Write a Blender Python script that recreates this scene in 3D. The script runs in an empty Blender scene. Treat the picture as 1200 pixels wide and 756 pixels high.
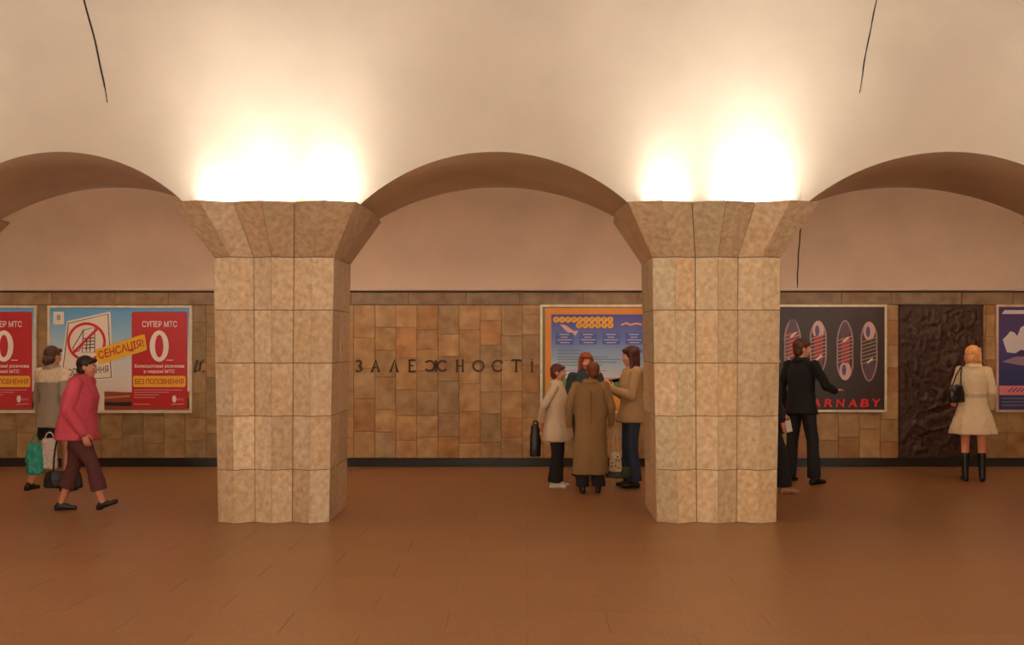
import bpy, bmesh, math, random
from mathutils import Vector, Matrix, noise, Euler
random.seed(7)
C = bpy.context.scene.collection
PI = math.pi
R = math.radians
# ------------------------------------------------------------------ camera, world, exposure
F = 1502.0; HX = 618.0; HY = 400.0; CZ = 1.75
cam_d = bpy.data.cameras.new('camera'); cam = bpy.data.objects.new('camera', cam_d); C.objects.link(cam)
cam.location = (0, 0, CZ); cam.rotation_euler = (PI/2, 0, 0)
cam_d.sensor_width = 36.0; cam_d.lens = F/1200*36.0
cam_d.shift_x = -(HX-600)/1200; cam_d.shift_y = (HY-378)/1200
cam_d.clip_start = 0.05; cam_d.clip_end = 100
bpy.context.scene.camera = cam
w = bpy.data.worlds.new('world'); bpy.context.scene.world = w; w.use_nodes = True
w.node_tree.nodes['Background'].inputs[0].default_value = (1, .75, .5, 1)
w.node_tree.nodes['Background'].inputs[1].default_value = 0.05
vs = bpy.context.scene.view_settings
vs.view_transform = 'Standard'; vs.look = 'None'; vs.exposure = 0.28; vs.gamma = 1.0; vs.use_curve_mapping = False
WARM = (1.0, 0.90, 0.79); AMBER = (1.0, 0.90, 0.80)
def light(name, kind, loc, energy, size=.1, rot=(0,0,0), color=WARM, parent=None, sy=None, spread=None, angle=None):
    d = bpy.data.lights.new(name, kind); d.energy = energy; d.color = color
    if kind == 'AREA':
        d.size = size
        if sy: d.shape = 'RECTANGLE'; d.size_y = sy
        if spread: d.spread = spread
    else:
        d.shadow_soft_size = size
        if kind == 'SPOT': d.spot_size = angle or R(160); d.spot_blend = 1.0
    o = bpy.data.objects.new(name, d); C.objects.link(o); o.location = loc; o.rotation_euler = rot
    if parent: o.parent = parent
    return o
K = 1.0
# the opposite row of pillar uplights (behind the camera), washing its side of the vault
for x in (-8.6, -4.5, -.3, 4.0, 8.5):
    light('uplight', 'AREA', (x, -.8, 2.95), 230*K, 1.6, (PI-.35, 0, 0), sy=.25)
# ------------------------------------------------------------------ helpers
def s2l(c):
    return tuple(((v/255)/12.92 if v/255 <= .04045 else ((v/255+.055)/1.055)**2.4) for v in c)
def PX(px, py, d): return Vector(((px-HX)*d/F, d, CZ+(HY-py)*d/F))
def mat(name, rgb, rough=.6, metal=0, var=.12, scale=8, bump=0, bscale=60, use_obj=False, stretch=None, rough2=None, detail=5, emit=None, spec=.5, rgb2=None, sheen=0):
    m = bpy.data.materials.new(name); m.use_nodes = True
    nt = m.node_tree; N = nt.nodes; L = nt.links; b = N['Principled BSDF']
    b.inputs['Roughness'].default_value = rough; b.inputs['Metallic'].default_value = metal
    b.inputs['Specular IOR Level'].default_value = spec
    if sheen: b.inputs['Sheen Weight'].default_value = sheen
    col = s2l(rgb)
    tc = N.new('ShaderNodeTexCoord'); mp = N.new('ShaderNodeMapping')
    oi = N.new('ShaderNodeObjectInfo')
    L.new(tc.outputs['Object'], mp.inputs['Vector'])
    if stretch: mp.inputs['Scale'].default_value = stretch
    if use_obj:
        mu = N.new('ShaderNodeVectorMath'); mu.operation = 'SCALE'; mu.inputs[0].default_value = (37, 53, 29)
        L.new(oi.outputs['Random'], mu.inputs['Scale']); L.new(mu.outputs[0], mp.inputs['Location'])
    nz = N.new('ShaderNodeTexNoise'); nz.inputs['Scale'].default_value = scale; nz.inputs['Detail'].default_value = detail
    L.new(mp.outputs[0], nz.inputs['Vector'])
    mr = N.new('ShaderNodeMapRange'); mr.inputs[1].default_value = .3; mr.inputs[2].default_value = .7
    L.new(nz.outputs[0], mr.inputs[0])
    mx = N.new('ShaderNodeMix'); mx.data_type = 'RGBA'
    L.new(mr.outputs[0], mx.inputs[0])
    lo = s2l(rgb2) if rgb2 else tuple(v*(1-var*1.6) for v in col); hi = tuple(min(1, v*(1+var)) for v in col)
    mx.inputs[6].default_value = (*lo, 1); mx.inputs[7].default_value = (*hi, 1)
    out = mx.outputs[2]
    if use_obj:
        m2 = N.new('ShaderNodeMix'); m2.data_type = 'RGBA'; m2.blend_type = 'MULTIPLY'; m2.inputs[0].default_value = 1
        L.new(out, m2.inputs[6]); L.new(oi.outputs['Color'], m2.inputs[7]); out = m2.outputs[2]
    L.new(out, b.inputs['Base Color'])
    if rough2 is not None:
        r2 = N.new('ShaderNodeMapRange'); r2.inputs[3].default_value = rough; r2.inputs[4].default_value = rough2
        L.new(mr.outputs[0], r2.inputs[0]); L.new(r2.outputs[0], b.inputs['Roughness'])
    if bump:
        n2 = N.new('ShaderNodeTexNoise'); n2.inputs['Scale'].default_value = bscale; n2.inputs['Detail'].default_value = 4
        L.new(mp.outputs[0], n2.inputs['Vector'])
        bp = N.new('ShaderNodeBump'); bp.inputs['Strength'].default_value = bump; bp.inputs['Distance'].default_value = .01
        L.new(n2.outputs[0], bp.inputs['Height']); L.new(bp.outputs[0], b.inputs['Normal'])
    if emit:
        b.inputs['Emission Color'].default_value = (*WARM, 1); b.inputs['Emission Strength'].default_value = emit
    return m
def link(name, me, m=None, parent=None, smooth=False, **props):
    o = bpy.data.objects.new(name, me); C.objects.link(o)
    if m and not me.materials: me.materials.append(m)
    if smooth:
        for p in me.polygons: p.use_smooth = True
    if parent: o.parent = parent
    for k, v in props.items(): o[k] = v
    return o
def raw(name, V, Fc, m=None, parent=None, smooth=False, **props):
    me = bpy.data.meshes.new(name); me.from_pydata([tuple(v) for v in V], [], Fc); me.update()
    bm = bmesh.new(); bm.from_mesh(me); bmesh.ops.recalc_face_normals(bm, faces=bm.faces); bm.to_mesh(me); bm.free()
    return link(name, me, m, parent, smooth, **props)
BOXF = [(0,1,3,2),(4,6,7,5),(0,4,5,1),(2,3,7,6),(0,2,6,4),(1,5,7,3)]
def boxv(x0,x1,y0,y1,z0,z1): return [(x,y,z) for x in (x0,x1) for y in (y0,y1) for z in (z0,z1)]
def box(name, x0,x1,y0,y1,z0,z1, m, parent=None, bevel=0, **props):
    me = bpy.data.meshes.new(name); bm = bmesh.new()
    vs_ = [bm.verts.new(v) for v in boxv(x0,x1,y0,y1,z0,z1)]
    for f in BOXF: bm.faces.new([vs_[i] for i in f])
    bmesh.ops.recalc_face_normals(bm, faces=bm.faces)
    if bevel: bmesh.ops.bevel(bm, geom=bm.edges[:], offset=bevel, segments=1, affect='EDGES')
    bm.to_mesh(me); bm.free()
    return link(name, me, m, parent, **props)
def boxes(name, L_, m, parent=None, **props):
    V=[];Fc=[]
    for b in L_:
        n=len(V); V+=boxv(*b); Fc+=[tuple(n+i for i in f) for f in BOXF]
    return raw(name, V, Fc, m, parent, **props)
def empty(name, loc, label=None, cat=None, group=None, kind=None, rz=0):
    o = bpy.data.objects.new(name, None); C.objects.link(o); o.location = loc; o.rotation_euler.z = rz
    o.empty_display_size = .1
    if label: o['label'] = label
    if cat: o['category'] = cat
    if group: o['group'] = group
    if kind: o['kind'] = kind
    return o
# ------------------------------------------------------------------ materials
M_vault = mat('vault_paint', (216,206,190), .32, var=.05, scale=1.2, bump=.06, bscale=5, rough2=.42, spec=.5)
M_gal = mat('gallery_paint', (206,182,160), .55, var=.06, scale=1.5, bump=.04, bscale=6)
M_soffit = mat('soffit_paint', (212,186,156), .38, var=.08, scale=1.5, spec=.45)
M_marble = mat('pillar_marble', (255,255,255), .5, var=.05, scale=18, use_obj=True, bump=.3, bscale=40, rgb2=(220,203,182), detail=12)
M_mortar = mat('dark_joint', (66,50,36), .9)
M_tile = mat('wall_stone', (255,255,255), .5, var=.1, scale=6, use_obj=True, bump=.2, bscale=50, rgb2=(204,186,164), detail=11)
M_floor = mat('floor_granite', (255,255,255), .30, var=.1, scale=70, use_obj=True, rgb2=(176,160,148), rough2=.42, detail=3, spec=.5)
M_joint = mat('floor_joint', (112,74,46), .8)
M_black = mat('black_granite', (26,24,22), .3, var=.3, scale=60)
M_bronze = mat('dark_bronze', (66,38,26), .45, .3, var=.35, scale=14, bump=.6, bscale=45)
M_letter = mat('letter_bronze', (78,50,28), .45, .5)
M_frame = mat('poster_frame_metal', (225,210,180), .4, .2)
M_seam = mat('dark_seam', (40,30,22), .8)
# ------------------------------------------------------------------ building profile
PC = [-6.5, -2.453, 1.83, 6.27]                 # pillar centres in view
ALLC = [-10.7] + PC + [10.6]
DF, DB = 12.40, 13.55                            # shaft front and back
ZS, ZT = 2.56, 3.05                              # shaft top, capital top
CEN = (DF+DB)/2
A1, C1, H1, Z1 = 6.75, 5.6, 3.6, 3.0
def Gfar(z): return C2 + A2*math.sqrt(max(0, 1-((z-Z2)/H2)**2))
def Mv(z): return C1 + A1*math.sqrt(max(0, 1-((z-Z1)/H1)**2)) if z > Z1 else C1+A1
A2, C2, H2, Z2 = 1.98, 15.92, 1.9, 2.43
A2N = 2.25
def Gv(z): return C2 - A2N*math.sqrt(max(0, 1-((z-Z2)/H2)**2))
XE = 10.6
def arch(x, rise):
    for a, b in zip(ALLC[:-1], ALLC[1:]):
        if a <= x <= b:
            c = (a+b)/2; hc = (b-a)/2-.80; u = x-c
            if abs(u) > hc+1e-6: return 3.0
            r = (hc*hc+rise*rise)/(2*rise)
            return 3.03 + math.sqrt(max(0, r*r-u*u))-(r-rise)
    return 3.0
XS = set([-XE, XE])
for a, b in zip(ALLC[:-1], ALLC[1:]):
    c = (a+b)/2; hc = (b-a)/2-.80
    for i in range(33): XS.add(round(c+hc*math.cos(PI*i/32), 5))
    XS.add(round(c-hc-.002, 5)); XS.add(round(c+hc+.002, 5))
for c in ALLC:
    for k in (-.7,-.45,-.2,0,.2,.45,.7): XS.add(round(c+k, 5))
XS = sorted(x for x in XS if -XE-1e-6 <= x <= XE+1e-6)
RF, RB = .535, .40
# main vault
V=[];Fc=[]; NT=56
for x in XS:
    zb = arch(x, RF)
    pts=[]
    if zb <= Z1:
        pts.append((C1+A1, zb)); t0 = 0.0
    else: t0 = math.asin((zb-Z1)/H1)
    n = NT-len(pts)
    for i in range(n):
        t = t0+(PI-t0)*(i/(n-1))**1.0
        pts.append((C1+A1*math.cos(t), Z1+H1*math.sin(t)))
    V += [(x, y, z) for y, z in pts]
for i in range(len(XS)-1):
    for j in range(NT-1):
        a=i*NT+j; Fc.append((a,a+1,a+NT+1,a+NT))
raw('ceiling', V, Fc, M_vault, smooth=True, kind='structure')
# soffit lofts
def soff(name, i0):
    V=[];Fc=[]; a, b = ALLC[i0], ALLC[i0+1]; c=(a+b)/2; hc=(b-a)/2-.80; n=40; m=10
    us=[c-hc]+[c-hc*math.cos(PI*i/n) for i in range(n+1)]+[c+hc]
    for k,x in enumerate(us):
        e = k in (0, len(us)-1)
        xx=min(max(x,c-hc),c+hc)
        zf = 3.0 if e else arch(xx, RF); zb = 3.0 if e else arch(xx, RB)
        yf = Mv(zf); yb = Gv(max(zb,2.8))
        for j in range(m+1):
            t=j/m
            bow = .05*math.sin(PI*t)*(0 if e else 1)
            V.append((xx, yf+(yb-yf)*t, zf+(zb-zf)*(1-(1-t)**3)))
    N=m+1
    for k in range(len(us)-1):
        for j in range(m): q=k*N+j; Fc.append((q,q+1,q+N+1,q+N))
    return raw(name, V, Fc, M_soffit, smooth=True, kind='structure')
for i in range(5): soff('arch_soffit', i)
# gallery vault
V=[];Fc=[]; NG=36
for x in XS:
    zb = arch(x, RB)
    t0 = math.asin((max(zb,Z2)-Z2)/H2)
    for i in range(NG):
        t=t0+(PI-t0)*i/(NG-1)
        V.append((x, C2-(A2N if t<PI/2 else A2)*math.cos(t), Z2+H2*math.sin(t)))
for i in range(len(XS)-1):
    for j in range(NG-1):
        a=i*NG+j; Fc.append((a,a+1,a+NG+1,a+NG))
raw('gallery_ceiling', V, Fc, M_gal, smooth=True, kind='structure')
# expansion seams in the vaults
def seam(x, z0, z1, fn, side, name='trim_1', wdt=.009):
    V=[];Fc=[];n=24
    for i in range(n+1):
        z=z0+(z1-z0)*i/n; xx=x+.0025*math.sin(i*1.3); y=fn(z)
        wd = wdt*(1.0 if 1<i<n-1 else .5)
        V += [(xx-wd,y-.002*side,z),(xx,y-.008*side,z),(xx+wd,y-.002*side,z),(xx,y+.01*side,z)]
    for i in range(n):
        a=i*4
        for k in range(4): Fc.append((a+k,a+(k+1)%4,a+4+(k+1)%4,a+4+k))
    raw(name, V, Fc, M_seam, kind='structure')
seam(-3.96, 4.0, 6.0, Mv, 1); seam(3.12, 4.08, 6.0, Mv, 1, 'trim_2', .007)
seam(3.77, 2.45, 3.9, Gfar, 1, 'trim_3', .009)
# ------------------------------------------------------------------ walls, floor
WY = 17.90
box('wall_back', -XE, XE, WY+.035, WY+.3, -.05, 2.43, M_mortar, kind='structure')
wall = bpy.data.objects['wall_back']
M_plain = mat('plain_wall_stone', (190,160,120), .6, scale=3)
box('wall_left', -XE-.2, -XE, -1.3, WY+.3, -.05, 6.8, M_plain, kind='structure')
box('wall_right', XE, XE+.2, -1.3, WY+.3, -.05, 6.8, M_plain, kind='structure')
box('wall_front', -XE, XE, -1.35, -1.15, -.05, 3.02, M_plain, kind='structure')
box('baseboard_back', -XE, XE, WY-.02, WY+.03, 0, .118, M_black, kind='structure')
box('trim_gap_shade', -XE, XE, WY-.015, WY+.03, 2.432, 2.452, M_seam, kind='structure')  # dark strip painted in for the shade of the gap under the ledge
box('trim_5', -XE, XE, WY-.05, WY+.02, 2.452, 2.485, M_gal, bevel=.008, kind='structure')
floor = box('floor', -XE, XE, -1.3, WY+.3, -.12, -.006, M_joint, kind='structure')
slabs=[]; SW, SD = 1.0, .6
sm = {}
def unit_slab(w_, d_, h_, mt, bev=.004):
    k=(round(w_,3),round(d_,3),round(h_,3),mt.name)
    if k not in sm:
        me=bpy.data.meshes.new('slab'); bm=bmesh.new()
        v=[bm.verts.new(p) for p in boxv(-w_/2,w_/2,-d_/2,d_/2,-h_/2,h_/2)]
        for f in BOXF: bm.faces.new([v[i] for i in f])
        bmesh.ops.recalc_face_normals(bm, faces=bm.faces)
        bmesh.ops.bevel(bm, geom=bm.edges[:], offset=bev, segments=1, affect='EDGES')
        bm.to_mesh(me); bm.free(); me.materials.append(mt); sm[k]=me
    return sm[k]
rs = random.Random(11); rest=[]
ny = 18
for j in range(ny+13):
    y1 = WY-.02-SD*j; y0 = y1-SD
    for i in range(-11, 12):
        xc = i*SW + (.5*SW if j%2 else 0)
        if xc > XE-.5 or xc < -XE+.5: continue
        yc=(y0+y1)/2
        vis = j < ny and (HX+ (abs(xc)-.5)*F/yc*(1 if xc>0 else -1)) > -10 and (HX+ (abs(xc)-.5)*F/yc*(1 if xc>0 else -1)) < 1215
        if vis and len(slabs) < 300:
            o = bpy.data.objects.new('floor_slab', unit_slab(SW-.002, SD-.002, .03, M_floor, .0008)); C.objects.link(o)
            o.parent = floor; o.location=(xc,yc,-.015)
            f=rs.uniform(.97,1.03); o.color=(*[v*f for v in s2l((174,126,82))],1)
            if i==-1 and j==7: o.color=(*s2l((170,126,86)),1)
            slabs.append(o)
        elif y0 > -1.3: rest.append((xc-SW/2+.0015,xc+SW/2-.0015,y0+.0015,y1-.0015,-.03,0))
o = boxes('floor_paving', rest, M_floor, floor, kind='stuff'); o.color=(*s2l((174,126,82)),1)
# wall tiles
PW, PZ0, PZ1 = 2.01, .75, 2.255
def wx(px): return (px-HX)*WY/F
posters = [(43-169, 43), (56, 225), (633, 802), (870, 1039), (1167, 1336)]
relief = (wx(1053), wx(1152))
holes = [(wx(a)+.03, wx(b)-.03, .78, 2.22) for a, b in posters]
TW=.2943
cols_ = [(188,150,98),(178,146,100),(196,160,110),(184,140,84),(172,144,104),(190,152,98),(186,154,108),(190,142,86)]
x = -2.425-TW*27; ntile=0; rest=[]
while x < XE-.1:
    z=.118
    first=True
    left = (x+TW/2) < wx(260); right=(x+TW/2) > wx(900)
    while z < 2.255:
        h = rs.uniform(.27,.46) if not first else rs.uniform(.2,.42)
        first=False
        z1=min(z+h, 2.258)
        if 2.258-z1 < .12: z1=2.258
        a,b=x+.0015,min(x+TW-.0015, XE)
        if b>relief[0] and a<relief[1]:
            if a<relief[0]-.02: b=relief[0]-.002
            elif b>relief[1]+.02: a=relief[1]+.002
            else: z=z1; continue
        if any(a>=hx0 and b<=hx1 and z>=hz0 and z1<=hz1 for hx0,hx1,hz0,hz1 in holes): z=z1; continue
        hid = (b<-7.5 or a>7.2 )
        t=rs.uniform(.026,.034)
        if hid or ntile>=299:
            rest.append((a,b,WY+.035-t,WY+.036,z+.0015,z1-.0015))
        else:
            o=bpy.data.objects.new('tile', unit_slab(round(b-a,3), round(t,3), round(z1-z-.003,3), M_tile, .003)); C.objects.link(o)
            o.parent=wall; o.location=((a+b)/2, WY+.035-t/2, (z+z1)/2)
            c=rs.choice(cols_ if not left else [(160,136,96),(168,140,96),(152,130,92),(178,146,98),(158,132,90)])
            if right: c=rs.choice([(176,144,92),(184,150,98),(168,134,86),(172,126,74)])
            f=rs.uniform(.92,1.08); o.color=(*[v*f for v in s2l(c)],1); ntile+=1
        z=z1
    x+=TW
if rest:
    o=boxes('tiling', rest, M_tile, wall, kind='stuff'); o.color=(*s2l((170,128,78)),1)
x=-XE
while x < XE-.05:
    b=min(x+rs.uniform(.68,1.0), XE)
    o=bpy.data.objects.new('frieze_slab', unit_slab(b-x-.004,.04,.166,M_tile,.004)); C.objects.link(o); o.parent=wall
    o.location=((x+b)/2, WY+.01, 2.346); c=rs.choice([(150,124,92),(160,134,100),(142,120,92)]); o.color=(*s2l(c),1)
    x=b
# ------------------------------------------------------------------ pillars
def plan(w_, s_, r_, side=0.0):
    pts=[]
    for i in range(7): pts.append((-w_+i*w_/3, -s_-(r_ if i%2 else 0)))
    pts.append((w_+side, -s_*.1))
    for i in range(7): pts.append((w_-i*w_/3, s_+(r_ if i%2 else 0)))
    pts.append((-w_-side, -s_*.1))
    return pts   # 16 points, ccw from front-left
def pillar(xc, w_top, w_bot, label, seed, tint):
    r_ = random.Random(seed)
    root = empty('stone_pillar', (xc, CEN, 0), label, 'pillar', 'faceted pillars between the arches')
    S=(DB-DF)/2; n=16
    def ring(z, inset=0):
        if z <= ZS:
            t=z/ZS; return plan(w_bot+(w_top-w_bot)*t-inset, S-inset, .115)
        t=(z-ZS)/(ZT-ZS); return plan(w_top+.27*t-inset, S+.46*t-inset, .115+.03*t, .05*t)
    def core(z0,z1,nm,ins):
        V=[];Fc=[]
        for z in (z0,z1): V+= [(a,b,z) for a,b in ring(z,ins)]
        for i in range(n): j=(i+1)%n; Fc.append((i,j,n+j,n+i))
        Fc.append(tuple(range(n))); Fc.append(tuple(range(n,2*n)))
        return raw(nm,V,Fc,M_mortar,root)
    core(0,ZS,'core',.012); 
    # hollow capital lining
    V=[];Fc=[]
    for z,ins in ((ZS,.012),(ZT-.012,.012),(ZT-.012,.05),(ZS+.12,.05)): V+=[(a,b,z) for a,b in ring(z,ins)]
    for k in range(3):
        for i in range(n): j=(i+1)%n; Fc.append((k*n+i,k*n+j,(k+1)*n+j,(k+1)*n+i))
    Fc.append(tuple(range(3*n,4*n)))
    raw('capital_lining',V,Fc,M_mortar,root)
    levels=[0]+[1.75+(400-p)*12.4/F for p in (550,487.3,425.5,363.5)]+[ZS]
    def slab(z0,z1,i,nm):
        j=(i+1)%n; g=.0022; gz=.0034
        off = r_.uniform(-.0015,.002)
        o0=ring(z0,-off); o1=ring(z1-1e-4 if z1==ZS else z1,-off); i0=ring(z0,.013); i1=ring(z1-1e-4 if z1==ZS else z1,.013)
        if z0==ZS: pass
        def seg(p,q,g,g2):
            p=Vector(p);q=Vector(q);d=(q-p).normalized(); return p+d*g,q-d*g2
        ga=.0045 if i in (0,2,4,6) else .002; gb=.0045 if j in (0,2,4,6) else .002
        a,b=seg(o0[i],o0[j],ga,gb); c,d=seg(o1[i],o1[j],ga,gb); e,f=seg(i0[i],i0[j],ga,gb); h,k=seg(i1[i],i1[j],ga,gb)
        V=[(*a,z0+gz),(*b,z0+gz),(*d,z1-gz),(*c,z1-gz),(*e,z0+gz),(*f,z0+gz),(*k,z1-gz),(*h,z1-gz)]
        if z1==ZT: V=[v if q not in (2,3,6,7) else (v[0],v[1],z1) for q,v in enumerate(V)]
        c_=sum((Vector(v) for v in V), Vector())/8
        V=[Vector(v)-c_ for v in V]
        o=raw(nm,V,[(0,1,2,3),(5,4,7,6),(4,0,3,7),(1,5,6,2),(3,2,6,7),(4,5,1,0)],M_marble,root); o.location=c_
        base=r_.choice(tint); fz=r_.uniform(.93,1.06)
        o.color=(*[min(1,v*fz) for v in s2l(base)],1)
    for z0,z1 in zip(levels[:-1],levels[1:]):
        for i in range(n): slab(z0,z1,i,'slab')
    for i in range(n): slab(ZS,ZT,i,'capital_slab')
    return root
T1=[(228,206,176),(220,196,164),(234,214,186),(212,190,160),(224,206,180)]
T2=[(234,212,180),(228,208,176),(224,210,180),(236,210,174),(220,200,168)]
pillar(PC[0],.585,.54,'faceted marble pillar at the far left edge, only its capital tip showing',1,T1)
pillar(PC[1],.585,.538,'faceted marble pillar left of the wall lettering, beside the pink-jacketed walker',2,T1)
pillar(PC[2],.622,.58,'paler faceted marble pillar between the blue notice and the black shoe poster',3,T2)
pillar(PC[3],.60,.56,'faceted marble pillar at the far right edge, only its capital tip showing',4,T2)
# floodlights inside the capitals
M_house = mat('lamp_housing', (60,58,54), .5, .5); M_lens = mat('lamp_lens', (255,235,200), .3, emit=12)
def flood(x, y, energy, back=False, where=''):
    z = 2.95
    o = empty('floodlight', (x,y,z), where, 'floodlight', 'floodlights hidden in the pillar capitals')
    boxes('housing', [(-.09,.09,-.04,.04,-.045,0),(-.10,-.09,-.02,.02,-.05,.0),(.09,.10,-.02,.02,-.05,.0)], M_house, o)
    box('lens', -.08,.08,-.04,.04,0,.006, M_lens, o)
    light('uplight','SPOT',(0,0,.03),energy,.05,(PI+(-.18 if back else .10),0,0),parent=o,angle=R(165),color=AMBER if back else WARM)
    if not back: light('beam','SPOT',(0,0,.03),energy*.55,.04,(PI-.06,0,0),parent=o,angle=R(62))
hid='floodlight inside a pillar capital, behind its rim'
for cx, ls in ((PC[0],[(-.5,60),(0,60),(.5,60)]),(PC[1],[(-.52,34),(-.02,60),(.60,60)]),(PC[2],[(-.50,45),(.18,46),(.46,70)]),(PC[3],[(-.5,60),(0,60),(.5,60)])):
    for dx,e in ls: flood(cx+dx, 12.285, e*.85*K, where=hid)
    for dx in (-.4,.4): flood(cx+dx, 13.87, 235*K, True, where=hid)
#@@PART2
# ------------------------------------------------------------------ flat print helpers
PM = {}
def pm(rgb, rough=.4):
    k = (*rgb, rough)
    if k not in PM: PM[k] = mat('print_%d_%d_%d' % rgb, rgb, rough, var=.03, scale=5, detail=2)
    return PM[k]
def grad(name, stops, z0, z1, rough=.4):
    m = bpy.data.materials.new(name); m.use_nodes=True; nt=m.node_tree; N=nt.nodes; L=nt.links; b=N['Principled BSDF']
    b.inputs['Roughness'].default_value=rough
    tc=N.new('ShaderNodeTexCoord'); sx=N.new('ShaderNodeSeparateXYZ'); mr=N.new('ShaderNodeMapRange'); cr=N.new('ShaderNodeValToRGB')
    nz=N.new('ShaderNodeTexNoise'); nz.inputs['Scale'].default_value=3; ad=N.new('ShaderNodeMath'); ad.operation='MULTIPLY_ADD'; ad.inputs[1].default_value=.12
    L.new(tc.outputs['Object'],sx.inputs[0]); L.new(tc.outputs['Object'],nz.inputs['Vector'])
    L.new(sx.outputs['Z'],mr.inputs[0]); mr.inputs[1].default_value=z0; mr.inputs[2].default_value=z1
    L.new(nz.outputs[0],ad.inputs[0]); L.new(mr.outputs[0],ad.inputs[2]); L.new(ad.outputs[0],cr.inputs[0])
    e=cr.color_ramp.elements
    while len(e)<len(stops): e.new(.5)
    for q,(p,c) in enumerate(stops): e[q].position=p; e[q].color=(*s2l(c),1)
    L.new(cr.outputs[0],b.inputs['Base Color'])
    return m
class Poster:
    """flat framed bill on the wall; art given in photo pixels at the wall's plane"""
    def __init__(s, px0, px1, py0, py1, label, sheet_m, frame_m=None, shift=0, group=None):
        s.sh=shift; s.D=WY-.03; s.c=PX((px0+px1)/2, py1, s.D)
        s.root=empty('poster', s.c, label, 'poster', group)
        a=s.L(px0-shift,py1); b=s.L(px1-shift,py0); fw=.032
        s.sheet=box('sheet', a[0]+fw*.7,b[0]-fw*.7,.0,.02,a[1]+fw*.7,b[1]-fw*.7, sheet_m, s.root)
        s.sheet.location=(0,.0,0)
        boxes('frame',[(a[0],b[0],-.02,.03,a[1],a[1]+fw),(a[0],b[0],-.02,.03,b[1]-fw,b[1]),(a[0],a[0]+fw,-.02,.03,a[1]+fw,b[1]-fw),(b[0]-fw,b[0],-.02,.03,a[1]+fw,b[1]-fw)], frame_m or M_frame, s.root)
    def L(s,px,py):
        p=PX(px+s.sh,py,s.D)-s.c; return (p.x,p.z)
    def poly(s,name,pts,rgb,layer=1,rough=.4):
        me=bpy.data.meshes.new(name); bm=bmesh.new(); y=-.0012*layer
        P=[s.L(*p) for p in pts]
        f=bm.faces.new([bm.verts.new((a,y,b)) for a,b in P]); bmesh.ops.triangulate(bm,faces=bm.faces[:])
        for f in bm.faces:
            f.normal_update()
            if f.normal.y>0: f.normal_flip()
        bm.to_mesh(me); bm.free()
        return link(name, me, rgb if isinstance(rgb,bpy.types.Material) else pm(rgb,rough), s.sheet)
    def strips(s,name,lines,wd,rgb,layer=2,closed=False):
        """polyline strokes of width wd px, one mesh"""
        V=[];Fc=[];y=-.0012*layer
        for pts in lines:
            n=len(pts); nv=len(V)
            for i,p in enumerate(pts):
                if closed: a=Vector(pts[(i-1)%n]); b=Vector(pts[(i+1)%n])
                else: a=Vector(pts[max(i-1,0)]); b=Vector(pts[min(i+1,n-1)])
                d=(b-a).normalized() if (b-a).length else Vector((1,0)); nn=Vector((-d.y,d.x))*wd/2
                for q in (Vector(p)+nn, Vector(p)-nn): l=s.L(*q); V.append((l[0],y,l[1]))
            for i in range(n if closed else n-1):
                j=(i+1)%n; Fc.append((nv+2*i,nv+2*i+1,nv+2*j+1,nv+2*j))
        return raw(name,V,Fc,pm(rgb),s.sheet)
    def text(s,body,px,py,h,rgb,wpx=None,rot=0,layer=4,bold=.0,align='CENTER',shear=0,name='lettering'):
        cu=bpy.data.curves.new('t','FONT'); cu.body=body; cu.size=1; cu.align_x='LEFT'; cu.offset=bold; cu.shear=shear; cu.resolution_u=3
        to=bpy.data.objects.new('t',cu); C.objects.link(to); dg=bpy.context.evaluated_depsgraph_get(); dg.update()
        me=bpy.data.meshes.new_from_object(to.evaluated_get(dg)); bpy.data.objects.remove(to); bpy.data.curves.remove(cu)
        xs=[v.co.x for v in me.vertices]; ys=[v.co.y for v in me.vertices]
        if not xs: return
        x0,x1,y0,y1=min(xs),max(xs),min(ys),max(ys); m_=s.D/F
        sy=h*m_/(y1-y0); sx=(wpx*m_/(x1-x0)) if wpx else sy
        c=s.L(px,py)
        for v in me.vertices:
            X=(v.co.x-(x0+x1)/2)*sx; Y=(v.co.y-(y0+y1)/2)*sy
            v.co=(c[0]+X*math.cos(rot)-Y*math.sin(rot), -.0012*layer, c[1]+X*math.sin(rot)+Y*math.cos(rot))
        return link(name,me,pm(rgb),s.sheet)
def rrect(x0,y0,x1,y1,r,k=4):
    o=[]
    for cx,cy,a0 in ((x1-r,y0+r,-90),(x1-r,y1-r,0),(x0+r,y1-r,90),(x0+r,y0+r,180)):
        for i in range(k+1): a=R(a0+90*i/k); o.append((cx+r*math.cos(a),cy+r*math.sin(a)))
    return o
def ell_(cx,cy,rx,ry,n=24,a=0):
    return [(cx+rx*math.cos(2*PI*i/n)*math.cos(a)-ry*math.sin(2*PI*i/n)*math.sin(a), cy+rx*math.cos(2*PI*i/n)*math.sin(a)+ry*math.sin(2*PI*i/n)*math.cos(a)) for i in range(n)]
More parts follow.
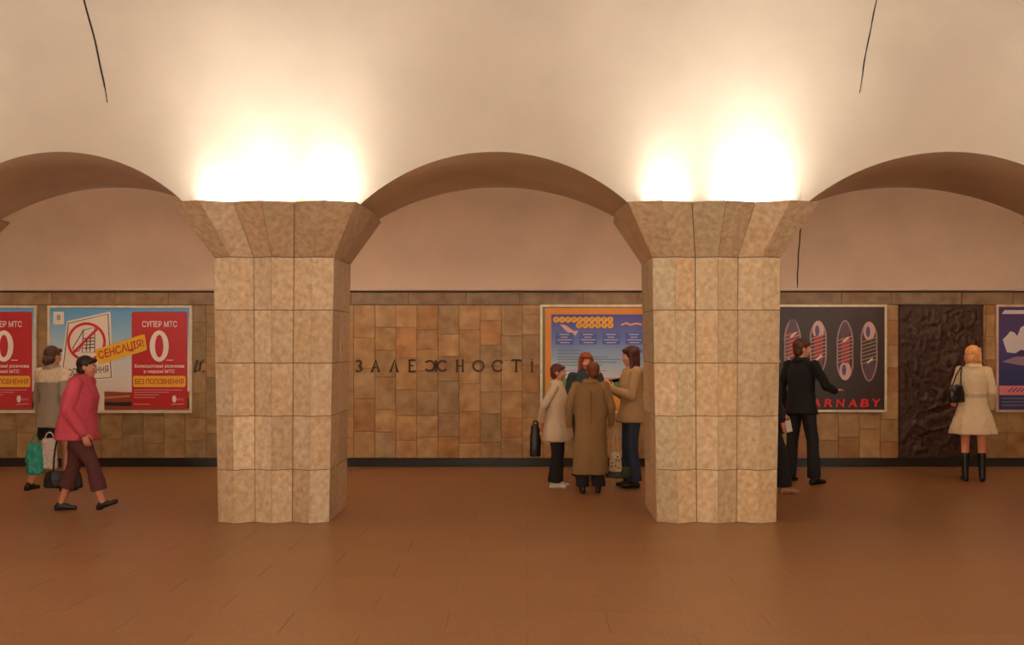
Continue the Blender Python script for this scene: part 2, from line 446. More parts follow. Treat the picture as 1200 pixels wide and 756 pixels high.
# --- red and blue telephone-tariff bills (two alike)
M_sky = grad('print_sky', [(0,(232,220,212)),(.4,(216,222,228)),(.72,(150,196,226)),(1,(92,166,222))], .3, 1.5)
def q2(X,Y): return (X*.21169, 340+Y*.21169)
def bill(px0, shift, label):
    P=Poster(px0,px0+169,358,484,label,M_sky,shift=shift,group='red and blue tariff posters')
    def pl(name,pts,c,l): return P.poly(name,[q2(*p) for p in pts],c,l)
    pl('hills',[(272,665),(272,560),(330,566),(420,560),(520,572),(620,562),(690,566),(1048,560),(1048,665)],(150,72,48),1)
    pl('hill_shadow',[(480,625),(560,618),(660,622),(730,618),(1048,600),(1048,650),(560,640)],(52,32,30),2)
    pl('hill_light',[(272,600),(500,596),(720,582),(720,590),(520,608),(272,612)],(206,132,98),2)
    pl('price_tag',[(295,120),(355,120),(355,190),(295,190)],(238,232,220),2); P.text('8',*q2(325,152),6.4,(60,70,90),layer=3)
    pl('sign_pole',[(543,515),(578,515),(578,668),(543,668)],(232,222,206),3)
    pl('sign_board',[(372,172),(604,120),(613,124),(626,486),(618,494),(330,514),(325,500)],(240,232,220),4)
    P.strips('sign_outline',[[q2(*p) for p in [(380,184),(598,133),(617,484),(342,500)]]],1.2,(84,50,50),5,True)
    P.strips('phone_drawing',[[q2(*p) for p in [(462,222),(525,206),(525,345),(455,345),(462,222)]]]+[[q2(462,y),q2(522,y-4)] for y in (268,286,304,322)]+[[q2(x,262),q2(x-3,340)] for x in (482,502)]+[[q2(*p) for p in [(462,222),(440,262),(404,320),(412,345),(440,335),(455,300)]]],1.1,(70,52,58),6)
    P.strips('prohibition_ring',[[q2(480+100*math.cos(2*PI*i/40),286+100*math.sin(2*PI*i/40)) for i in range(40)]],3.1,(214,30,40),7,True)
    P.strips('prohibition_bar',[[q2(402,352),q2(548,206)]],3.1,(214,30,40),8)
    P.text('ПОПОВНЕННЯ',*q2(476,448),8.2,(70,64,72),wpx=53,rot=R(5),layer=6,bold=.01)
    pl('yellow_banner',[(527,338),(533,328),(792,245),(803,248),(815,325),(808,334),(556,412),(546,408)],(240,190,50),9)
    P.text('СЕНСАЦІЯ!',*q2(672,330),11.5,(196,40,36),wpx=55,rot=R(16),layer=10,bold=.02,shear=.1)
    P.poly('red_panel',rrect(*q2(730,120),*q2(1038,650),3),(186,26,36),3)
    P.text('СУПЕР МТС',*q2(884,188),7.2,(250,240,236),wpx=41,layer=4,bold=.015)
    P.poly('large_zero',ell_(*q2(882,310),11.2,18.4,30),(250,240,230),4)
    P.poly('zero_hole',ell_(*q2(882,310),4.9,13.2,24),(190,30,44),5)
    P.strips('zero_underline',[[q2(922,388),q2(958,388)]],.9,(250,240,230),4)
    P.text('Безкоштовні розмови',*q2(883,422),5.2,(250,236,230),wpx=58,layer=4,bold=.02)
    P.text('в мережі МТС',*q2(882,452),5.2,(250,236,230),wpx=36,layer=4,bold=.02)
    P.poly('yellow_label',rrect(*q2(737,475),*q2(1028,537),2.2),(240,190,50),4)
    P.text('БЕЗ ПОПОВНЕННЯ',*q2(882,506),6.6,(176,50,30),wpx=57,layer=5,bold=.02)
    P.strips('small_print',[[q2(742,y),q2(e,y)] for y,e in ((553,1010),(566,935),(580,880),(594,860),(632,830))],.55,(236,190,186),4)
    P.poly('egg_emblem',ell_(*q2(965,603),2.5,4.2,18),(250,240,236),4); P.text('МТС',*q2(1001,605),2.6,(250,170,160),layer=4)
    P.strips('small_print',[[q2(948,633),q2(1020,630)]],.6,(236,200,196),4)
bill(56,0,'whole tariff poster with a crossed-out phone sign')
bill(-126,-182,'tariff poster cut off by the left edge of the photo')
# --- blue notice in an orange surround
M_blue = grad('print_blue', [(0,(120,160,70)),(.2,(150,170,120)),(.3,(220,214,212)),(.5,(160,190,214)),(.75,(96,116,190)),(1,(70,62,150))], .1, 1.45)
def q3(X,Y): return (630+X*.10833, 350+Y*.10833)
P=Poster(633,802,357,484,'blue notice with yellow disc lettering in an orange surround',pm((112,116,64)))
P.poly('orange_border',[(639,361),(797,361),(797,481),(639,481)],(224,140,40),1)
P.poly('blue_field',[(646,368.5),(791,368.5),(791,458),(646,458)],M_blue,2)
for i in range(10): P.poly('letter_disc',ell_(*q3(200+i*65,228),3.7,3.7,14),(240,176,30),4)
for i in range(6): P.poly('letter_disc',ell_(*q3(448+i*68,288),3.7,3.7,14),(240,170,30),5)
for X,Y in [(198+i*65,226) for i in range(10)]+[(448+i*68,286) for i in range(6)]: P.strips('disc_mark',[[q3(X-8,Y+12),q3(X+8,Y-12)]],.9,(120,80,40),7)
P.strips('orange_wordmark',[[q3(905,285),q3(960,265),q3(1010,285),q3(1060,268),q3(1130,280)]],2.0,(240,170,110),4)
for x in (195,450,700,950):
    P.poly('blue_box',[q3(x,368),q3(x+190,368),q3(x+190,496),q3(x,496)],(74,92,170),4)
    P.strips('small_print',[[q3(x+40,388),q3(x+145,388)],[q3(x+55,418),q3(x+130,418)],[q3(x+20,446),q3(x+175,446)],[q3(x+45,476),q3(x+150,476)]],.95,(206,206,226),5)
P.strips('small_print',[[q3(215,y),q3(e,y)] for y,e in ((560,480),(595,520),(632,760),(658,900),(688,860),(720,700))],.8,(104,110,140),4)
P.strips('red_small_print',[[q3(215,780),q3(740,780)],[q3(215,860),q3(900,860)]],.8,(190,100,100),4)
P.poly('pale_blossom',[q3(240,280),q3(300,285),q3(350,320),q3(390,350),q3(440,345),q3(410,400),q3(380,385),q3(320,360),q3(290,330)],(224,180,160),3)
P.poly('grey_canopy',[q3(920,545),q3(1000,500),q3(1090,520),q3(1150,570),q3(1090,600),q3(960,580)],(110,100,130),6)
P.poly('grass_strip',[(646,446),(660,443),(676,448),(700,443),(720,448),(745,442),(791,446),(791,458),(646,458)],(96,140,60),4)
P.poly('yellow_strip',[(646,460),(791,460),(791,478),(646,478)],(226,170,60),3)
# --- black shoe poster
def q4(X,Y): return (900+X*.22472, 330+Y*.22472)
P=Poster(870,1039,357,483,'black poster with a row of sneakers and red lettering, right of the paler pillar',pm((50,32,30)))
for cx,y0,y1,toe,red in ((-8,205,500,1,1),(128,196,470,-1,1),(262,207,490,1,1),(402,200,516,-1,1),(527,208,522,1,0)):
    cy=(y0+y1)/2; hh=(y1-y0)/2
    c=lambda X,Y: q4(cx+X,cy+Y)
    sole=[]; 
    for i in range(32):
        a=2*PI*i/32; yy=math.sin(a); wv=50*(1-.10*yy*toe)*(1-.18*math.exp(-((yy*toe*-1-.1)**2)/.08))
        sole.append(c(wv*math.cos(a),hh*yy))
    P.poly('shoe_sole',sole,(170,132,126),2)
    P.poly('shoe_upper',[((p[0]-c(0,0)[0])*.82+c(0,0)[0],(p[1]-c(0,0)[1])*.92+c(0,0)[1]) for p in sole],(64,44,48) if not (cx==128) else (92,72,76),3)
    ty=-toe*(hh*.68)
    P.poly('toe_cap',ell_(*c(0,ty),6.8,11,18),(214,176,172),4)
    P.poly('toe_shade',ell_(*c(-6,ty+4*toe),2.6,6.5,12),(92,80,130),5)
    P.poly('shoe_throat',ell_(*c(0,toe*hh*.55),5.4,14,18),(92,66,84) ,4)
    if red: P.poly('red_tongue',[c(-22,-66),c(24,-66),c(22,66),c(-20,66)],(168,50,52),5)
    P.strips('laces',[[c(-38,-50+k*19),c(38,-74+k*19)] for k in range(7)],1.1,(190,150,140) if red else (170,150,120),6)
    P.strips('laces',[[c(-10,52*toe+8),c(18,52*toe-16)]],2.0,(236,226,214),7)
for i,ch in enumerate('CARNABY'): P.text(ch,942.5+i*14.1,472.3,9.4,(236,20,26),wpx=10.5,layer=3,bold=.025,shear=.12)
# --- violet poster at the right edge
P=Poster(1167,1336,357,483,'violet poster with white splash and pink band, cut off by the right edge',grad('print_violet',[(0,(44,42,86)),(.4,(40,50,110)),(.7,(74,52,112)),(1,(66,44,90))],.0,1.5),mat('pinkish_frame',(214,180,160),.4,.2))
P.poly('white_title',[(1174,368),(1177,363.5),(1260,363.5),(1257,368)],(216,206,220),2)
P.poly('white_splash',[(1175,398),(1181,392),(1184,388),(1189,390),(1192,394),(1196,384),(1203,380),(1220,384),(1240,392),(1238,408),(1212,412),(1196,410),(1190,414),(1180,413)],(214,208,210),2)
P.poly('grey_shadow_shape',[(1174,424),(1190,418),(1230,418),(1250,424),(1225,430),(1195,428)],(150,120,140),2)
P.poly('pink_band',[(1171,452),(1332,452),(1332,463),(1171,463)],(224,128,140),2)
P.strips('band_script',[[(1181+i*5,459.5),(1187+i*5,454.5)] for i in range(24)],1.2,(70,50,80),3)
P.strips('small_print',[[(1174,467),(1330,467)],[(1174,471),(1330,471)],[(1174,475),(1330,475)]],1.3,(120,110,140),2)
# ------------------------------------------------------------------ wall letters
def arc(cx,cy,r,a0,a1,n=10,ry=None): return [(cx+r*math.cos(R(a0+(a1-a0)*i/n)), cy+(ry or r)*math.sin(R(a0+(a1-a0)*i/n))) for i in range(n+1)]
def sf(x,y,w_=.11): return [(x-w_,y),(x+w_,y)]
GL = {
 'З':[arc(.25,.74,.22,150,-90),arc(.25,.26,.25,90,-150)],
 'А':[[(.0,0),(.36,1),(.62,0)],[(.14,.36),(.5,.36)],sf(0,0),sf(.62,0)],
 'Л':[[(.0,0),(.36,1),(.62,0)],sf(0,0),sf(.62,0)],
 'Е':[[(.12,0),(.12,1)],[(.12,1),(.58,1),(.58,.9)],[(.12,.52),(.46,.52)],[(.12,0),(.6,0),(.6,.12)],sf(.12,0),sf(.12,1)],
 'Ж':[arc(-.15,.5,.44,140,-140,14),[(.42,0),(.42,1)],[(.28,.5),(.56,.5)],arc(1.0,.5,.44,40,320,14)],
 'Н':[[(.1,0),(.1,1)],[(.6,0),(.6,1)],[(.1,.5),(.6,.5)],sf(.1,0),sf(.1,1),sf(.6,0),sf(.6,1)],
 'О':[arc(.4,.5,.45,0,360,20)],
 'С':[arc(.42,.5,.46,40,320,16),[(.77,.7),(.77,.86)]],
 'Т':[[(.36,0),(.36,1)],[(-.02,.86),(-.02,1),(.74,1),(.74,.86)],sf(.36,0)],
 'І':[[(.2,0),(.2,.82)],sf(.2,0),sf(.2,.82),[(.14,1.02),(.26,1.02)]],
 'И':[[(.05,0),(.25,1)],[(.42,.05),(.58,.9)],[(.15,0),(.3,.1)],sf(.05,0),sf(.75,1.0,.06),sf(.8,0,.1)],
}
def letter(ch,px,label,hgt=13.4,slant=0):
    s=hgt*WY/F; c=PX(px,428.8,WY); z0=c.z-s/2
    segs=[]
    xs=[p[0] for l in GL[ch] for p in l]; mx_=(min(xs)+max(xs))/2
    V=[];Fc=[]
    for l in GL[ch]:
        closed = (Vector(l[0])-Vector(l[-1])).length<1e-4; pts=l[:-1] if closed else l; n=len(pts); nv=len(V); t=.085 if len(l)>2 or abs(l[0][0]-l[1][0])<.05 or abs(l[0][1]-l[1][1])>.3 else .06
        if (ch in 'АЛ') and len(l)==3: t=.085
        for i,p in enumerate(pts):
            a=Vector(pts[(i-1)%n]) if closed else Vector(pts[max(i-1,0)]); b=Vector(pts[(i+1)%n]) if closed else Vector(pts[min(i+1,n-1)])
            d=(b-a).normalized(); nn=Vector((-d.y,d.x))*t
            for q in (Vector(p)+nn,Vector(p)-nn):
                X=(q.x-mx_)*s; Z=q.y*s
                V+=[(X,-.022,Z),(X,.004,Z)]
        m=n if closed else n-1
        for i in range(m):
            j=(i+1)%n; a=nv+4*i; b=nv+4*j
            Fc+=[(a,a+2,b+2,b),(a+1,b+1,b+3,a+3),(a,b,b+1,a+1),(a+2,a+3,b+3,b+2)]
        if not closed: Fc+=[(nv,nv+1,nv+3,nv+2),(nv+4*m,nv+4*m+2,nv+4*m+3,nv+4*m+1)]
    o=raw('wall_letter',V,Fc,M_letter); o.location=(c.x,WY-.004,z0); o['label']=label; o['category']='letter'; o['group']='bronze letters of the station name'
ordn=[('З',420.4,'bronze wall letter shaped like a 3, first right of the left pillar'),('А',440,'bronze wall letter A with a crossbar, second of the row'),('Л',461.8,'bronze wall letter like an open peak without crossbar'),('Е',482.5,'bronze wall letter E, fourth of the row'),
('Ж',511,'widest bronze wall letter, made of two back-to-back bows'),('Н',539,'bronze wall letter like an H, right of the double-bow letter'),('О',560.6,'closed round bronze wall letter O'),('С',582.7,'open round bronze wall letter C right of the O'),
('Т',605,'bronze wall letter T, last but one of the row'),('І',623.5,'dotted bronze wall letter I beside the blue notice frame'),('И',233.5,'lone slanted bronze wall letter between tariff poster and pillar')]
for a in ordn: letter(*a)
# ------------------------------------------------------------------ bronze relief
x0,x1=relief; z0,z1=.12,2.255; nx,nz_=74,150
rr=empty('relief_panel',((x0+x1)/2,WY,0),'tall dark bronze relief panel set in the wall between two posters','relief')
V=[];Fc=[]
def rel(u,v):
    h=.014*noise.noise(Vector((u*9,v*13,3)))+.012*noise.noise(Vector((u*22,v*30,8)))
    h+=.009*max(0,math.sin(16*u+5*noise.noise(Vector((u*4,v*6,1)))*3+v*22))
    for cx,cy,r_ in ((.42,.78,.16),(.3,.58,.12),(.62,.62,.14),(.45,.38,.17),(.7,.24,.12),(.25,.2,.12),(.68,.86,.09)):
        d=math.hypot((u-cx),(v-cy)*2.1/1.0)/r_
        if d<1: h+=.016*math.sqrt(1-d*d)
        elif d<1.2: h-=.003
    h-=.03*math.exp(-((v-.50+.5*(u-.25))/.02)**2) if u<.45 else 0
    return max(-.02,min(.05,h))
for j in range(nz_+1):
    for i in range(nx+1):
        u=i/nx;v=j/nz_; e=min(u,1-u,v/2+.01,(1-v))*30; e=min(1,e)
        V.append(((u-.5)*(x1-x0-.012),-rel(u,v)*e+.0,z0+v*(z1-z0)))
for j in range(nz_):
    for i in range(nx): a=j*(nx+1)+i; Fc.append((a,a+1,a+nx+2,a+nx+1))
raw('relief_surface',V,Fc,M_bronze,rr,smooth=True)
box('backing',-(x1-x0)/2+.006,(x1-x0)/2-.006,.003,.034,z0,z1,M_bronze,rr)
boxes('border',[(-(x1-x0)/2+.002,-(x1-x0)/2+.03,-.02,.03,z0,z1),((x1-x0)/2-.03,(x1-x0)/2-.002,-.02,.03,z0,z1),(-(x1-x0)/2,(x1-x0)/2,-.02,.03,z1-.03,z1)],M_bronze,rr)
# ------------------------------------------------------------------ figures
class B:
    """collects closed primitives; build() fuses them into one continuous skin by voxel remesh"""
    def __init__(s): s.V=[]; s.F=[]
    def rings(s, rings):
        n0=len(s.V); k=len(rings[0])
        for r in rings: s.V += [tuple(p) for p in r]
        for i in range(len(rings)-1):
            for j in range(k): a=n0+i*k+j; b=n0+i*k+(j+1)%k; s.F.append((a,b,b+k,a+k))
        s.F.append(tuple(n0+j for j in reversed(range(k)))); s.F.append(tuple(n0+(len(rings)-1)*k+j for j in range(k)))
    def cap(s, a, b, ra, rb, k=10, flat=1.0, up=None):
        a=Vector(a); b=Vector(b); d=(b-a)
        if d.length<1e-6: d=Vector((0,0,1e-4))
        L_=d.length; d.normalize(); u=d.orthogonal() if up is None else (Vector(up)-d*Vector(up).dot(d)); u.normalize(); v=d.cross(u)
        rg=[]
        for t in (-80,-50,-20): c=math.cos(R(t)); rg.append([a+d*ra*math.sin(R(t))+(u*math.cos(2*PI*j/k)*flat+v*math.sin(2*PI*j/k))*ra*c for j in range(k)])
        for t in (20,50,80): c=math.cos(R(t)); rg.append([b+d*rb*math.sin(R(t))+(u*math.cos(2*PI*j/k)*flat+v*math.sin(2*PI*j/k))*rb*c for j in range(k)])
        s.rings(rg)
    def chain(s, pts, rad, **k):
        for i in range(len(pts)-1): s.cap(pts[i],pts[i+1],rad[i],rad[i+1],**k)
    def ell(s, c, r, rot=None, k=14, m=9):
        c=Vector(c); M=rot or Matrix.Identity(3); rg=[]
        for i in range(m):
            t=-PI/2+PI*(i+.5)/m
            rg.append([c+M@Vector((r[0]*math.cos(t)*math.cos(2*PI*j/k), r[1]*math.cos(t)*math.sin(2*PI*j/k), r[2]*math.sin(t)*1.02)) for j in range(k)])
        s.rings(rg)
    def loft(s, secs, k=40, folds=0, ph=0):
        """secs: (centre, rx, ry, fold amplitude)"""
        rg=[]
        for sc in secs:
            c=Vector(sc[0]); a=sc[3] if len(sc)>3 else 0
            r_=[]
            for j in range(k):
                t=2*PI*j/k; q=1+a*math.sin(folds*t+ph)+a*.5*math.sin((folds*1.7//1)*t+ph*2+1)
                r_.append(c+Vector((sc[1]*q*math.cos(t), sc[2]*q*math.sin(t), 0)))
            rg.append(r_)
        s.rings(rg)
    def build(s, name, m, parent, vox=.011, smooth=4, wr=0, wsc=(9,9,5), seed=0, cut=None):
        me=bpy.data.meshes.new(name); me.from_pydata(s.V,[],s.F); me.update()
        bm=bmesh.new(); bm.from_mesh(me); bmesh.ops.recalc_face_normals(bm,faces=bm.faces); bm.to_mesh(me); bm.free()
        o=bpy.data.objects.new(name,me); C.objects.link(o)
        md=o.modifiers.new('r','REMESH'); md.mode='VOXEL'; md.voxel_size=vox
        if smooth: sm_=o.modifiers.new('s','SMOOTH'); sm_.iterations=smooth; sm_.factor=.5
        dg=bpy.context.evaluated_depsgraph_get()
        m2=bpy.data.meshes.new_from_object(o.evaluated_get(dg)); bpy.data.objects.remove(o); bpy.data.meshes.remove(me)
        m2.name=name
        if wr:
            nn=[v.normal.copy() for v in m2.vertices]
            for v,n in zip(m2.vertices,nn):
                q=Vector((v.co.x*wsc[0]+seed,v.co.y*wsc[1],v.co.z*wsc[2]))
                v.co += n*wr*(noise.noise(q)+.5*noise.noise(q*2.3)+ .35*(1-abs(noise.noise(q*1.6+Vector((7,3,1)))*2)))
        m2.materials.clear()
        return link(name, m2, m, parent, smooth=True)
def skin(rgb=(208,146,112)): return pmx('skin',rgb,.55)
PX_={}
def pmx(nm,rgb,rough=.8,sc=25,var=.1,bump=0,sheen=0):
    k=(nm,rgb,rough)
    if k not in PX_: PX_[k]=mat(nm,rgb,rough,var=var,scale=sc,bump=bump,bscale=90,sheen=sheen)
    return PX_[k]
def rotv(v,ang): return Vector((v[0]*math.cos(ang)-v[1]*math.sin(ang), v[0]*math.sin(ang)+v[1]*math.cos(ang), v[2]))
def hand(b, wr, d, n, side, s=1.0, curl=.5):
    """palm + four fingers + thumb. d: finger direction, n: palm normal (fingers curl towards it)"""
    d=Vector(d).normalized(); n=Vector(n); n=(n-d*n.dot(d)).normalized(); l=d.cross(n)*side
    wr=Vector(wr); kn=wr+d*.085*s
    for t in (-.026,-.009,.009,.026):
        b.cap(wr+d*.015*s+l*t*.7*s, kn+l*t*s, .014*s, .0125*s, k=8)
    for t,Lf in ((-.029,.058),(-.010,.070),(.010,.074),(.029,.066)):
        p=kn+l*t*s; r=[.0092,.0088,.0082,.0072]; a=0; pts=[p]
        for q,f in enumerate((.45,.30,.25)):
            a+=curl*(.7 if q==0 else 1)
            p=p+(d*math.cos(a)+n*math.sin(a))*Lf*f*s*1.15; pts.append(p)
        b.chain(pts,[x*s for x in r],k=8)
    p=wr+d*.02*s+l*.022*s; p2=p+(d*.6+l*.75+n*.3).normalized()*.036*s; p3=p2+(d*.9+l*.25+n*.45).normalized()*.032*s
    p4=p3+(d*.95+n*.5).normalized()*.024*s
    b.chain([p,p2,p3,p4],[.015*s,.0115*s,.0095*s,.008*s],k=8)
def person(name, px, py_foot, h, yaw, label, o):
    """figure facing local -Y, feet at z=0. o: dict of options; joints in metres for h = 1.65"""
    d=F*CZ/(py_foot-HY); base=Vector(((px-HX)*d/F, d, 0))
    root=empty('person', base, label, 'person', rz=yaw)
    s=h/1.65; b=B(); sk=pmx('skin',o.get('skin',(214,150,116)),.5,30,.05)
    lean=o.get('lean',0)            # forward lean of the upper body (towards -Y), metres at shoulder height
    def P(x,y,z): 
        f=max(0,(z-.9)/.5); return Vector((x*s,(y-lean*f)*s,z*s))
    W=o.get('w',1.0); J={}
    hw=.09*W; sh=o.get('sh',.185)*W**.5
    legs=o.get('legs',{-1:((-.09,0,.86),(-.095,-.02,.47),(-.10,.01,.08)),1:((.09,0,.86),(.095,-.02,.47),(.10,.01,.08))})
    arms=o['arms']
    # torso
    b.loft([(P(0,.0,.80),.10*W*s,.08*W*s),(P(0,.0,.86),.155*W*s,.105*W*s),(P(0,.0,.95),.155*W*s,.105*W*s),(P(0,0,1.06),.122*W*s,.09*W*s),(P(0,0,1.20),.14*W*s,.105*W*s),(P(0,0,1.30),.155*s,.095*s),(P(0,.0,1.37),.13*s,.07*s),(P(0,.0,1.42),.06*s,.055*s)],k=20)
    hc=P(0,0,1.54)+Vector(o.get('headoff',(0,-.015,0)))*s
    b.cap(P(0,.005,1.38),hc+Vector((0,.01,-.05))*s,.052*s,.046*s)
    hy=o.get('headyaw',0); hp=o.get('headpitch',0)
    HM=Matrix.Rotation(hy,3,'Z')@Matrix.Rotation(hp,3,'X')
    def H(x,y,z): return hc+HM@(Vector((x,y,z))*s)
    # head: skull, face, jaw, brow, nose, cheeks, ears, chin
    b.ell(H(0,.012,.02),(.074*s,.092*s,.088*s),HM)
    b.ell(H(0,-.022,-.03),(.058*s,.062*s,.078*s),HM)
    b.ell(H(0,-.05,-.082),(.026*s,.028*s,.022*s),HM)
    b.cap(H(-.035,-.074,.012),H(.035,-.074,.012),.013*s,.013*s,k=8)
    b.cap(H(0,-.082,.008),H(0,-.103,-.030),.008*s,.0125*s,k=8)
    b.cap(H(-.011,-.088,-.035),H(.011,-.088,-.035),.009*s,.009*s,k=8)
    for q in (-1,1):
        b.ell(H(q*.036,-.062,-.030),(.022*s,.020*s,.024*s),HM)
        b.ell(H(q*.076,.012,-.008),(.009*s,.018*s,.030*s),HM)
    b.cap(H(-.016,-.084,-.055),H(.016,-.084,-.055),.0075*s,.0075*s,k=8)
    # arms and hands
    for q in (-1,1):
        A=arms[q]; S_=P(q*sh,0,1.345); E=Vector(A[0])*s; Wp=Vector(A[1])*s
        E=P(*A[0]); Wp=P(*A[1]); J[q]=(S_,E,Wp)
        b.chain([S_,S_.lerp(E,.5),E],[.05*s,.045*s,.038*s]); b.chain([E,E.lerp(Wp,.35),Wp],[.038*s,.036*s,.025*s])
        fd=A[2] if len(A)>2 else (Wp-E); pn=A[3] if len(A)>3 else (-q,0,0)
        hand(b,Wp,fd,pn,q*(1 if o.get('flip') else -1),s,A[4] if len(A)>4 else .35)
    # legs, feet
    ft={}
    for q in (-1,1):
        a,k_,f=[Vector(v)*s for v in legs[q][:3]]
        b.chain([a,a.lerp(k_,.5),k_],[.088*W*s,.072*W*s,.055*s]); b.chain([k_,k_.lerp(f,.35),f],[.052*s,.054*s,.034*s])
        fdv=Vector(legs[q][3]) if len(legs[q])>3 else Vector((q*.15,-1,0)); fdv.normalize()
        ft[q]=(f,fdv)
        b.cap(f+Vector((0,0,-.02))*s,f+fdv*.09*s+Vector((0,0,-.045+ (o.get('toe',{}).get(q,0))))*s,.027*s,.018*s)
    body=b.build('body',sk,root,vox=.0078,smooth=2)
    # face pieces
    if o.get('face',1):
        for q in (-1,1):
            e=B(); me=bpy.data.meshes.new('eye'); bm=bmesh.new(); bmesh.ops.create_uvsphere(bm,u_segments=10,v_segments=7,radius=.0115*s)
            bmesh.ops.translate(bm,verts=bm.verts,vec=H(q*.031,-.072,-.004)); bm.to_mesh(me); bm.free(); ey=link('eye',me,pmx('eye_white',(226,216,204),.3),root,smooth=True)
            me=bpy.data.meshes.new('iris'); bm=bmesh.new(); bmesh.ops.create_uvsphere(bm,u_segments=8,v_segments=6,radius=.0062*s)
            bmesh.ops.translate(bm,verts=bm.verts,vec=H(q*.031,-.0785,-.004)); bm.to_mesh(me); bm.free(); link('iris',me,pmx('iris',(50,34,26),.2),ey,smooth=True)
            e=B(); e.cap(H(q*.018,-.0865,.016),H(q*.048,-.076,.016),.0035*s,.003*s,k=6); raw('eyebrow',e.V,e.F,pmx('brow',tuple(int(v*.7) for v in o['hair'][0]),.8),root,smooth=True)
        e=B(); e.cap(H(-.02,-.086,-.056),H(0,-.0945,-.0535),.003*s,.005*s,k=6); e.cap(H(0,-.0945,-.0535),H(.02,-.086,-.056),.005*s,.003*s,k=6)
        raw('lips',e.V,e.F,pmx('lips',(176,84,78),.5),root,smooth=True)
    # hair
    hr=o['hair']; hm=pmx('hair',hr[0],.5,30,.18); kind=hr[1]; e=B()
    if kind=='short':
        e.ell(H(0,.024,.034),(.084*s,.094*s,.086*s),HM); e.ell(H(0,.05,-.02),(.072*s,.06*s,.075*s),HM)
        e.cap(H(-.05,-.06,.062),H(.05,-.06,.066),.026*s,.026*s)
    elif kind=='bob':
        e.ell(H(0,.02,.036),(.092*s,.10*s,.09*s),HM); e.ell(H(0,.045,-.03),(.092*s,.072*s,.095*s),HM)
        for q in (-1,1): e.cap(H(q*.07,-.005,.03),H(q*.078,-.002,-.085),.032*s,.03*s)
        e.cap(H(-.045,-.058,.068),H(.05,-.06,.062),.028*s,.026*s)
    elif kind=='long':
        e.ell(H(0,.02,.036),(.090*s,.10*s,.09*s),HM); e.ell(H(0,.05,-.03),(.088*s,.07*s,.10*s),HM)
        e.loft([(H(0,.06,-.20),.055*s,.03*s),(H(0,.062,-.14),.085*s,.05*s),(H(0,.05,-.04),.09*s,.065*s)],k=16)
        for q in (-1,1): e.cap(H(q*.068,-.01,.03),H(q*.075,.0,-.15),.032*s,.028*s)
        e.cap(H(-.045,-.06,.068),H(.05,-.06,.064),.028*s,.026*s)
    elif kind=='bun':
        e.ell(H(0,.022,.034),(.084*s,.094*s,.086*s),HM); e.ell(H(0,.05,-.02),(.074*s,.06*s,.075*s),HM)
        e.ell(H(0,.10,-.05),(.042*s,.045*s,.055*s),HM); e.cap(H(-.045,-.058,.064),H(.045,-.058,.064),.026*s,.026*s)
    e.build('hair',hm,root,vox=.009,smooth=2,wr=.004*s,wsc=(60,60,14),seed=px)
    # trousers / skirt
    tr=o.get('trousers')
    if tr:
        e=B(); rgb,zend,wid=tr
        e.loft([(P(0,0,.80),.12*W*s,.10*W*s),(P(0,0,.88),.168*W*s,.118*W*s),(P(0,0,.98),.155*W*s,.112*W*s),(P(0,0,1.04),.13*W*s,.10*W*s)],k=20)
        for q in (-1,1):
            a,k_,f=[Vector(v)*s for v in legs[q][:3]]
            end=f+Vector((0,0,zend))*s if zend<.2 else k_.lerp(f,(k_.z/s-zend)/max(.01,(k_.z-f.z)/s))
            e.chain([a,a.lerp(k_,.5),k_],[.098*W*s,.084*W*s,(.068+wid*.3)*s]); 
            ax=(end-k_).normalized(); n=8; rg=[]
            kk=14; u=ax.orthogonal().normalized(); v=ax.cross(u)
            for i in range(n+1):
                t=i/n; r_=(.066+wid*.3+(wid*.7+(.0))*t+(-.004 if t<.5 else 0))*s
                rg.append([k_.lerp(end,t)+(u*math.cos(2*PI*j/kk)+v*math.sin(2*PI*j/kk))*r_*(1+.04*math.sin(3*2*PI*j/kk+q)) for j in range(kk)])
            e.rings(rg)
        e.build('trousers',pmx('trouser_cloth',rgb,.85,60,.12),root,vox=.012,smooth=3,wr=.006*s,wsc=(10,10,7),seed=px*.3)
    if o.get('skirt'):
        rgb,zh,wd=o['skirt']; e=B()
        e.loft([(P(0,0,zh),wd*s,wd*.75*s,.02),(P(0,0,.80),.17*W*s,.12*W*s,.01),(P(0,0,1.02),.135*W*s,.105*W*s)],folds=6)
        e.build('skirt',pmx('skirt_cloth',rgb,.85),root,vox=.012,wr=.004)
    # shoes or boots
    sr=o['shoe']; 
    for q in (-1,1):
        f,fdv=ft[q]; e=B(); up=Vector((0,0,1)); tz=o.get('toe',{}).get(q,0)
        heel=f-fdv*.035*s+Vector((0,0,-.045))*s; toe=f+fdv*.145*s+Vector((0,0,-.052+tz))*s
        e.cap(heel,toe,.036*s,.026*s,k=14); e.cap(f+Vector((0,0,-.03))*s,f+fdv*.07*s+Vector((0,0,-.04+tz*.5))*s,.04*s,.034*s,k=12)
        e.cap(f+Vector((0,0,-.035))*s-fdv*.022*s,f+Vector((0,0,-.012 if sr[1]!='boot' else .02))*s-fdv*.012*s,.036*s,.034*s if sr[1]!='boot' else .042*s,k=12)
        if sr[1]=='boot': k_=Vector(legs[q][1])*s; e.chain([f+Vector((0,0,-.02))*s,f.lerp(k_,.3),f.lerp(k_,sr[2])],[.042*s,.050*s,.058*s])
        e.rings([[v+Vector((0,0,zz)) for v in [heel-fdv*.025*s+fdv.cross(up)*.028*s,heel-fdv*.025*s-fdv.cross(up)*.028*s,heel+fdv*.035*s-fdv.cross(up)*.028*s,heel+fdv*.035*s+fdv.cross(up)*.028*s]] for zz in (-.034*s,0)])
        e.build('boot' if sr[1]=='boot' else 'shoe',pmx('shoe_leather',sr[0],.4),root,vox=.009,smooth=2)
